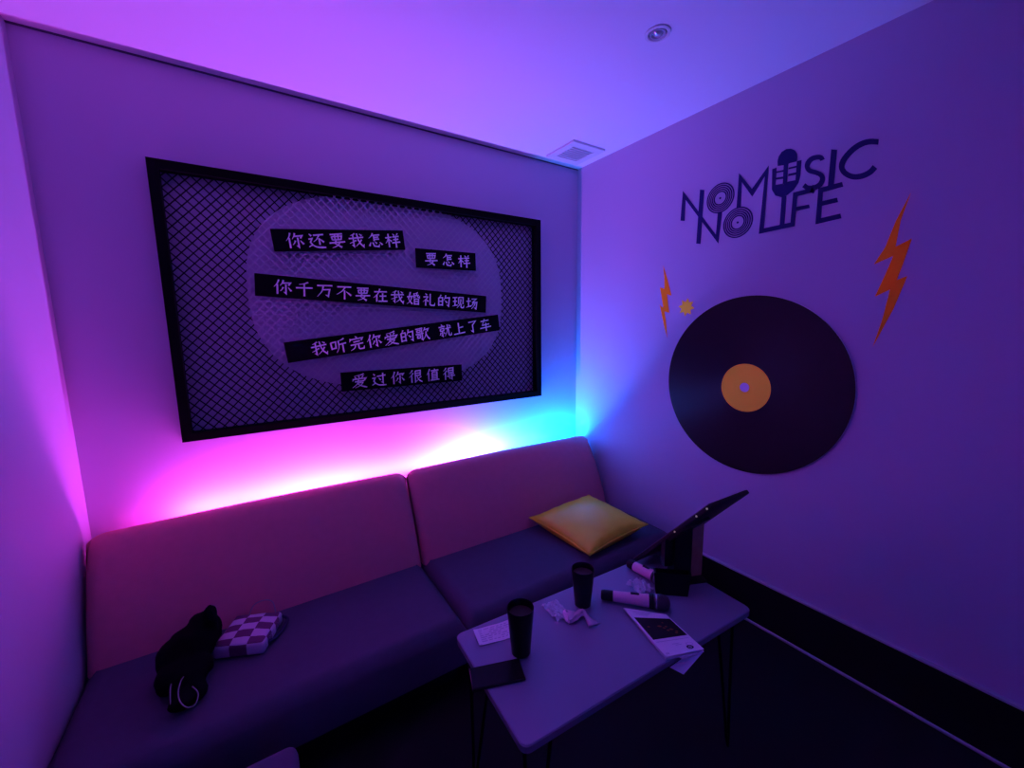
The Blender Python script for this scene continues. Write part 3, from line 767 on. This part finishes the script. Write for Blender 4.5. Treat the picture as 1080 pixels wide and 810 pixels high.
# microphones
def microphone(tail, head, label):
    d = head-tail; L_ = d.length; root = thing('microphone', label, 'microphone', (tail.x, tail.y, TZ), math.atan2(d.y, d.x), 'karaoke microphones')
    rad = .0265       # head radius: rests on table
    X = Matrix.Rotation(PI/2, 4, 'Y')
    tilt = math.asin((rad-.0185)/L_)
    base = Matrix.Translation((0, 0, .0185)) @ Matrix.Rotation(-tilt, 4, 'Y') @ X
    def part(name, prof, m, lab=None):
        bm = bm_new(); add_lathe(bm, [(r, s*L_) for r, s in prof], 28, base); o = autosmooth(obj(name, bm, m, root), 40)
        if lab: o['label'] = lab
        return o
    part('tail_cap', [(.0135, 0), (.0165, .012), (.0180, .05), (.0182, .17), (.0176, .18)], M['micblack'])
    bd = part('body', [(.0176, .18), (.0180, .19), (.0195, .45), (.0215, .67), (.0215, .70)], M['micpink'], 'rose pink body')
    part('collar', [(.0218, .70), (.0235, .71), (.0245, .755), (.0232, .765)], M['micblack'])
    part('ring', [(.0246, .79), (.0268, .795), (.0268, .812), (.0246, .817)], M['micring'])
    part('grille', [(.0225, .765), (.0245, .79), (.0262, .82), (.0265, .87), (.0245, .93), (.019, .972), (.010, .994), (.001, 1.)], M['micgrille'])
    bm = bm_new(); c = base @ Vector((-.0196, 0, .50*L_)); add_box(bm, c+Vector((0, 0, .0005)), (.030, .010, .004), bevel=.0015, seg=2)
    obj('switch_plate', bm, M['micblack'], bd)
    return root
tl = at_z(634, 627, TZ+.018); hd = at_z(707, 638.5, TZ+.020)
microphone(tl, hd, 'pink bodied microphone lying in the open above the menu card')
tl = at_z(663, 594, TZ+.018); hd = at_z(705, 617, TZ+.022)
hd = tl+(hd-tl).normalized()*.172
microphone(tl, hd, 'pink bodied microphone half hidden behind the screen stand')

# menu booklet hanging over the front edge
zb = TZ+.012
BP = [at_z(x, y, zb) for x, y in ((657.5, 641), (702.5, 648), (742.5, 684.5), (702.5, 693))]
bcn = sum(BP, Vector())/4
bk = thing('menu_booklet', 'white folded menu card with a black picture near the table front edge', 'booklet', (bcn.x, bcn.y, TZ))
def bq2(a, b): return BP[0]*(1-a)*(1-b)+BP[1]*a*(1-b)+BP[2]*a*b+BP[3]*(1-a)*b
bm = bm_new(); L = []; R_ = []
for k in range(9):
    t = k/8; L.append(bq2(0, t)); R_.append(bq2(1, t))
add_ribbon(bm, L, R_, (0, 0, -.0012)); cov = obj('cover', bm, M['paper'], bk, world=True)
bm = bm_new()
add_poly(bm, [bq2(.00, 0)+Vector((0, 0, -.0015)), bq2(1, 0)+Vector((0, 0, -.0015)), bq2(1, 1)+Vector((0, 0, -.0075)), bq2(0, 1)+Vector((0, 0, -.0075))], (0, 0, -.003)); obj('inner_pages', bm, M['paper'], bk, world=True)
bp1, bp2, bp3, bp4 = bq2(.02, .98), bq2(.98, 1.0), at_z(720, 712, TZ-.012), at_z(705, 702, TZ-.004)
Lo = [bq2(1, .72)+Vector((0, 0, -.0112)), bq2(1, .99)+Vector((0, 0, -.0112)), at_z(721, 711.5, zb-.055)]
Ro = [bq2(.1, .80)+Vector((0, 0, -.0112)), bq2(.38, 1.03)+Vector((0, 0, -.0112)), at_z(706.5, 704, zb-.045)]
bm = bm_new(); add_ribbon(bm, Lo, Ro, (0, 0, .0007)); obj('back_leaf', bm, M['paper'], bk, world=True)
UPZ = Vector((0, 0, .0003))
def on_cover(name, ab, m, up=.0003):
    bm = bm_new(); add_poly(bm, [bq2(a, b)+Vector((0, 0, up)) for a, b in ab], (0, 0, .0003)); return obj(name, bm, m, cov, world=True)
on_cover('picture', [(.06, .22), (.97, .15), (.965, .62), (.05, .69)], M['inkdark'])['label'] = 'black cover picture'
bm = bm_new()
for (a, b, r) in ((.50, .40, .05), (.58, .44, .04), (.66, .40, .035), (.62, .50, .045), (.72, .47, .05), (.80, .52, .04), (.76, .56, .035), (.66, .30, .025), (.22, .42, .03)):
    add_poly(bm, [bq2(a+r*math.cos(k*PI/3+a*9)*(.7+.5*random.random()), b+r*.45*math.sin(k*PI/3+a*9)*(.6+.6*random.random()))+Vector((0, 0, .0007)) for k in range(6)], (0, 0, .0002))
obj('picture_figures', bm, M['rust'], cov, world=True)
bm = bm_new()
n = 24; ring0 = [(.74+.085*math.cos(2*PI*k/n), .905+.042*math.sin(2*PI*k/n)) for k in range(n)]
ring1 = [(.74+.045*math.cos(2*PI*k/n), .905+.021*math.sin(2*PI*k/n)) for k in range(n)]
a0 = [bm.verts.new(bq2(*q)+Vector((0, 0, .0006))) for q in ring0]; a1 = [bm.verts.new(bq2(*q)+Vector((0, 0, .0006))) for q in ring1]
for k in range(n): bm.faces.new((a0[k], a0[(k+1) % n], a1[(k+1) % n], a1[k]))
add_poly(bm, [bq2(.71, .895)+UPZ*2, bq2(.78, .905)+UPZ*2, bq2(.725, .918)+UPZ*2], (0, 0, .0003))
obj('emblem', bm, M['ink'], cov, world=True)['label'] = 'dark ring emblem'
bm = bm_new()
for a, b, l in ((.07, .735, .86), (.40, .80, .18), (.46, .825, .16)):
    add_poly(bm, [bq2(a, b)+UPZ, bq2(a+l, b-.055*l)+UPZ, bq2(a+l, b-.055*l+.008)+UPZ, bq2(a, b+.008)+UPZ], (0, 0, .0003))
for k in range(16):
    t0, t1 = 2*PI*k/16, 2*PI*(k+.7)/16
    q = [bq2(.80+r*math.cos(t), .835+r*.45*math.sin(t))+UPZ for r, t in ((.085, t0), (.085, t1), (.07, t1), (.07, t0))]
    add_poly(bm, q, (0, 0, .0003))
for k in range(3):
    a = .06+.03*k; add_poly(bm, [bq2(a, .94)+UPZ, bq2(a+.022, .94)+UPZ, bq2(a+.022, .965)+UPZ, bq2(a, .965)+UPZ], (0, 0, .0003))
for k in range(4):
    b = .05+.03*k; add_poly(bm, [bq2(.10+.05*k, b)+UPZ, bq2(.62-.05*k, b-.02)+UPZ, bq2(.62-.05*k, b-.013)+UPZ, bq2(.10+.05*k, b+.007)+UPZ], (0, 0, .0003))
obj('print', bm, M['inkfaint'], cov, world=True)

# crumpled wrappers and tissue
m = bpy.data.materials.new('clear_film'); m.use_nodes = True
nt = m.node_tree; b = nt.nodes['Principled BSDF']
b.inputs['Base Color'].default_value = (.85, .88, .95, 1); b.inputs['Roughness'].default_value = .18; b.inputs['Specular IOR Level'].default_value = .8; b.inputs['Alpha'].default_value = .72
M['film'] = m
def crumple(name, P, amp, freq, m, label, cat, seed, nx=22, ny=16, lift=.003, foldy=0.):
    c = sum(P, Vector())/4
    bm = bm_new(); g = []
    for i in range(nx+1):
        row = []
        for j in range(ny+1):
            a, b_ = i/nx, j/ny
            wob = .10*math.sin(a*9+seed)*(b_ > .5)+.08*math.sin(a*14+seed*2)*(b_ <= .5)
            bb = .5+(b_-.5)*(1+wob)
            q = P[0]*(1-a)*(1-bb)+P[1]*a*(1-bb)+P[2]*a*bb+P[3]*(1-a)*bb
            v = Vector((a*freq, bb*freq*.7, seed))
            z = abs(noise.noise(v))*1.3+abs(noise.noise(v*2.3))*.6
            q = q+Vector((noise.noise(v+Vector((5, 0, 0)))*amp*.5, noise.noise(v+Vector((0, 9, 0)))*amp*.5, 0))
            row.append(bm.verts.new((q.x-c.x, q.y-c.y, lift+amp*z+foldy*math.sin(PI*b_))))
        g.append(row)
    for i in range(nx):
        for j in range(ny): bm.faces.new((g[i][j], g[i+1][j], g[i+1][j+1], g[i][j+1]))
    o = obj(name, bm, m); o.location = (c.x, c.y, TZ)
    md = o.modifiers.new('thickness', 'SOLIDIFY'); md.thickness = .0006
    return tag(o, label, cat)
crumple('plastic_wrapper', [at_z(x, y, TZ) for x, y in ((571, 640), (587, 634.5), (602, 650), (588, 657))], .013, 6., M['film'], 'crumpled clear plastic wrapper left of the pink tissue', 'wrapper', 3.1)
crumple('plastic_wrapper', [at_z(x, y, TZ) for x, y in ((660, 618), (676, 612), (690, 624), (676, 629))], .016, 6., M['film'], 'crumpled clear plastic wrapper behind the open microphone', 'wrapper', 8.7)
# scrunched tissue: a twisted pinch with two flaring ends
tp = [at_z(x, y, TZ+.012) for x, y in ((601, 643), (600.5, 648.5), (601, 655), (607, 651), (613, 645.5), (619, 650), (626, 658))]
tp = smooth_path(tp, 6)
bm = bm_new(); rows = []; m_ = len(tp); ct = sum(tp, Vector())/m_
for i, q in enumerate(tp):
    t = (tp[min(i+1, m_-1)]-tp[max(i-1, 0)]).normalized(); s = t.cross(Vector((0, 0, 1))).normalized(); u = s.cross(t)
    f = i/(m_-1); w_ = .0105+.003*math.sin(f*13); fl = (abs(f-.5)*2)**2; kx, kz = 1+.9*fl, .8-.5*fl
    row = []
    for k in range(14):
        a = 2*PI*k/14; rr = w_*(.95+.9*noise.noise(Vector((f*7, math.cos(a)*2.6, math.sin(a)*2.6))))
        pz_q = q+s*math.cos(a)*rr*kx+u*math.sin(a)*rr*kz-Vector((0, 0, .006*fl))
        row.append(bm.verts.new((pz_q.x-ct.x, pz_q.y-ct.y, max(pz_q.z, TZ+.0008)-TZ)))
    rows.append(row)
for i in range(m_-1):
    for k in range(14): bm.faces.new((rows[i][k], rows[i][(k+1) % 14], rows[i+1][(k+1) % 14], rows[i+1][k]))
bm.faces.new(rows[0][::-1]); bm.faces.new(rows[-1])
o = obj('tissue', bm, M['tissue'], smooth=True); o.location = (ct.x, ct.y, TZ)
tag(o, 'scrunched pale pink tissue in front of the far tumbler', 'tissue')

# ------------------------------------------------------------------ things on the sofa
SZ = .3145
# yellow pillow, one corner toward the viewer
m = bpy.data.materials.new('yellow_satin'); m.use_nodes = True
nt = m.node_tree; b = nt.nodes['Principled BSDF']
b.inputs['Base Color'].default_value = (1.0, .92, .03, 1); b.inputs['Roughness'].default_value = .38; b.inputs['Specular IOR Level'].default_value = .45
tc = nt.nodes.new('ShaderNodeTexCoord'); n = nt.nodes.new('ShaderNodeTexNoise'); n.inputs['Scale'].default_value = 120
nt.links.new(tc.outputs['Object'], n.inputs['Vector']); bp = nt.nodes.new('ShaderNodeBump'); bp.inputs['Strength'].default_value = .15; bp.inputs['Distance'].default_value = .002
nt.links.new(n.outputs['Fac'], bp.inputs['Height']); nt.links.new(bp.outputs['Normal'], b.inputs['Normal'])
zp = SZ+.083
PC = [at_z(558, 546, zp-.02), at_z(621, 522, zp+.035), at_z(683.5, 553, zp-.01), at_z(622, 586, zp-.045)]
pcn = sum(PC, Vector())/4; pcn.z = SZ
pil = thing('throw_pillow', 'square yellow satin throw pillow on the right end of the sofa', 'pillow', pcn)
bm = bm_new(); N = 26; tops = []; bots = []
for i in range(N+1):
    rt_, rb_ = [], []
    for j in range(N+1):
        a, c2 = i/N, j/N
        # pinched sides between the corners
        u, v = 2*a-1, 2*c2-1
        u2 = u*(1-.07*(1-v*v)); v2 = v*(1-.07*(1-u*u))
        aa, bb = (u2+1)/2, (v2+1)/2
        q = PC[0]*(1-aa)*(1-bb)+PC[1]*aa*(1-bb)+PC[2]*aa*bb+PC[3]*(1-aa)*bb
        prof = ((1-u*u)*(1-v*v))**.45
        wr = .004*noise.noise(Vector((u*5, v*5, 1)))*(1-prof)*2
        top_z = q.z+.062*prof+wr
        bot_z = max(SZ+.0015, q.z-.095*prof)
        rt_.append(bm.verts.new((q.x, q.y, top_z)))
        edge_ = i in (0, N) or j in (0, N)
        rb_.append(rt_[-1] if edge_ else bm.verts.new((q.x, q.y, min(bot_z, top_z-.002))))
    tops.append(rt_); bots.append(rb_)
for i in range(N):
    for j in range(N):
        bm.faces.new((tops[i][j], tops[i+1][j], tops[i+1][j+1], tops[i][j+1]))
        q = (bots[i][j], bots[i][j+1], bots[i+1][j+1], bots[i+1][j])
        bm.faces.new(q)
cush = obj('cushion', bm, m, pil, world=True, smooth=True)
bm = bm_new(); per = []
for i in range(N+1): per.append(i)
loop = []
def pedge(a, c2):
    u, v = 2*a-1, 2*c2-1; u2 = u*(1-.07*(1-v*v)); v2 = v*(1-.07*(1-u*u)); aa, bb = (u2+1)/2, (v2+1)/2
    return PC[0]*(1-aa)*(1-bb)+PC[1]*aa*(1-bb)+PC[2]*aa*bb+PC[3]*(1-aa)*bb
for k in range(20): loop.append(pedge(k/20, 0))
for k in range(20): loop.append(pedge(1, k/20))
for k in range(20): loop.append(pedge(1-k/20, 1))
for k in range(20): loop.append(pedge(0, 1-k/20))
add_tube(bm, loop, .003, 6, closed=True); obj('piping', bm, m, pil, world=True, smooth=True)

# black garment heap
jc = at_z(198, 712, SZ); jc.z = SZ
jk = thing('black_garment', 'crumpled black garment with a pale looped cord on the sofa', 'clothing', jc)
bm = bm_new()
def lump(c, r):
    rr = bmesh.ops.create_icosphere(bm, subdivisions=3, radius=1)
    for v in rr['verts']: v.co = Vector((v.co.x*r[0], v.co.y*r[1], v.co.z*r[2]))+Vector(c)
for (px_c, py_c, z, r) in ((223, 652, .17, (.026, .034, .060)), (215, 665, .12, (.06, .06, .075)), (203, 682, .09, (.08, .07, .085)), (188, 693, .07, (.07, .07, .07)), (196, 708, .055, (.085, .075, .055)),
                           (208, 701, .05, (.052, .055, .048)), (182, 716, .04, (.055, .06, .042)), (194, 735, .028, (.048, .055, .030)), (214, 684, .06, (.026, .032, .042)), (205, 728, .03, (.04, .05, .03))):
    z = max(z, r[2]-.001); q = at_z(px_c, py_c, SZ+z); lump((q.x, q.y, SZ+z), r)
g = obj('cloth', bm, M['cloth'], jk, world=True, smooth=True)
md = g.modifiers.new('merge', 'REMESH'); md.mode = 'VOXEL'; md.voxel_size = .009; md.use_smooth_shade = True
tx = bpy.data.textures.new('fold_noise', 'CLOUDS'); tx.noise_scale = .06; tx.noise_depth = 3
md = g.modifiers.new('folds', 'DISPLACE'); md.texture = tx; md.strength = .028; md.mid_level = .6
md = g.modifiers.new('soften', 'SMOOTH'); md.iterations = 2
def cord_path(pp): return smooth_path([at_z(x, y, SZ+h) for x, y, h in pp], 6)
bm = bm_new(); add_tube(bm, cord_path([(197, 710, .085), (191, 718, .078), (188, 730, .066), (190, 740, .056), (197, 746, .048), (205, 744, .048), (209, 735, .052), (208, 729, .058), (203, 724, .062)]), .0018, 6)
add_tube(bm, cord_path([(182, 717, .075), (180, 724, .066), (179.5, 734, .052), (180, 743, .04)]), .0016, 6)
obj('drawcord', bm, M['cord'], jk, world=True, smooth=True)['label'] = 'pale looped cord'

# checkered pouch
q0, q1 = at_z(224, 697.5, SZ), at_z(279, 691, SZ)
d = (q1-q0); pang = math.atan2(d.y, d.x); pw_ = d.length
mid = (q0+q1)/2; back = Vector((-math.sin(pang), math.cos(pang), 0)); pdep = .185; ph_ = .052
po = thing('pouch', 'white and mauve checkered pouch beside the black garment', 'bag', (mid.x+back.x*pdep/2, mid.y+back.y*pdep/2, SZ), pang)
m = bpy.data.materials.new('checkered_fabric'); m.use_nodes = True
nt = m.node_tree; b = nt.nodes['Principled BSDF']; b.inputs['Roughness'].default_value = .85; b.inputs['Specular IOR Level'].default_value = .1
tc = nt.nodes.new('ShaderNodeTexCoord'); mp = nt.nodes.new('ShaderNodeMapping'); nt.links.new(tc.outputs['Object'], mp.inputs['Vector'])
ck = nt.nodes.new('ShaderNodeTexChecker'); ck.inputs['Scale'].default_value = 1.
mp.inputs['Scale'].default_value = (1/(pw_/3.0), 1/(pdep/5), 1/.06); mp.inputs['Location'].default_value = (.5, .52, .15)
nt.links.new(mp.outputs['Vector'], ck.inputs['Vector'])
ck.inputs['Color1'].default_value = (.62, .50, .62, 1); ck.inputs['Color2'].default_value = (.16, .06, .13, 1)
nt.links.new(ck.outputs['Color'], b.inputs['Base Color'])
bm = bm_new(); add_box(bm, (0, 0, ph_/2+.001), (pw_, pdep, ph_), bevel=.014, seg=4)
bmesh.ops.subdivide_edges(bm, edges=[e for e in bm.edges if e.calc_length() > .05], cuts=8, use_grid_fill=True)
for v in bm.verts:
    k = max(0, 1-(2*v.co.x/pw_)**2)*max(0, 1-(2*v.co.y/pdep)**2)
    if v.co.z > ph_*.6: v.co.z += .012*k + .003*noise.noise(v.co*30)
autosmooth(obj('bag_body', bm, m, po), 60)
bm = bm_new()
add_tube(bm, smooth_path([(-pw_*.22, pdep*.46, .045), (-pw_*.12, pdep*.54, .085), (pw_*.12, pdep*.56, .100), (pw_*.30, pdep*.52, .090), (pw_*.36, pdep*.46, .045)], 6), .0022, 6)
obj('handle', bm, M['cord'], po, smooth=True)
bm = bm_new(); add_tube(bm, smooth_path([(pw_*.46, pdep*.46, .035), (pw_*.62, pdep*.42, .02), (pw_*.60, pdep*.15, .008), (pw_*.56, -pdep*.1, .012), (pw_*.49, -pdep*.3, .025)], 6), .006, 8)
obj('strap', bm, M['ink'], po, smooth=True)

# ------------------------------------------------------------------ light in the room
w = bpy.data.worlds.new('room_dark'); S.world = w; w.use_nodes = True
w.node_tree.nodes['Background'].inputs['Color'].default_value = (0, 0, 0, 1)
# assumed glowing screen, out of view behind the viewer, added as blue fill
FILL_E = .7
fill_scr = thing('unseen_fill_screen', 'assumed unseen screen added as blue fill, opposite the sofa, behind the viewer', 'unseen_fill_screen', (-1.36, -RD, 1.25))
bm = bm_new(); add_box(bm, (0, .022, 0), (1.24, .040, .72), bevel=.006, seg=2); obj('housing', bm, M['black'], fill_scr)
bm = bm_new(); add_box(bm, (0, .0432, 0), (1.20, .002, .68)); obj('fill_face', bm, emis('fill_glow', (.06, .07, 1.), FILL_E), fill_scr)

# ------------------------------------------------------------------ camera and view
cd = bpy.data.cameras.new('camera'); cam = bpy.data.objects.new('camera', cd); COL.objects.link(cam)
cd.sensor_width = 36; cd.lens = FOC/1080*36; cd.clip_start = .01
Mx = Matrix((CR, CU, -CF)).transposed().to_4x4(); Mx.translation = CAM
cam.matrix_world = Mx
S.camera = cam
S.view_settings.view_transform = 'Standard'; S.view_settings.look = 'None'
S.view_settings.gamma = 1; S.view_settings.use_curve_mapping = False
S.view_settings.exposure = 0.0
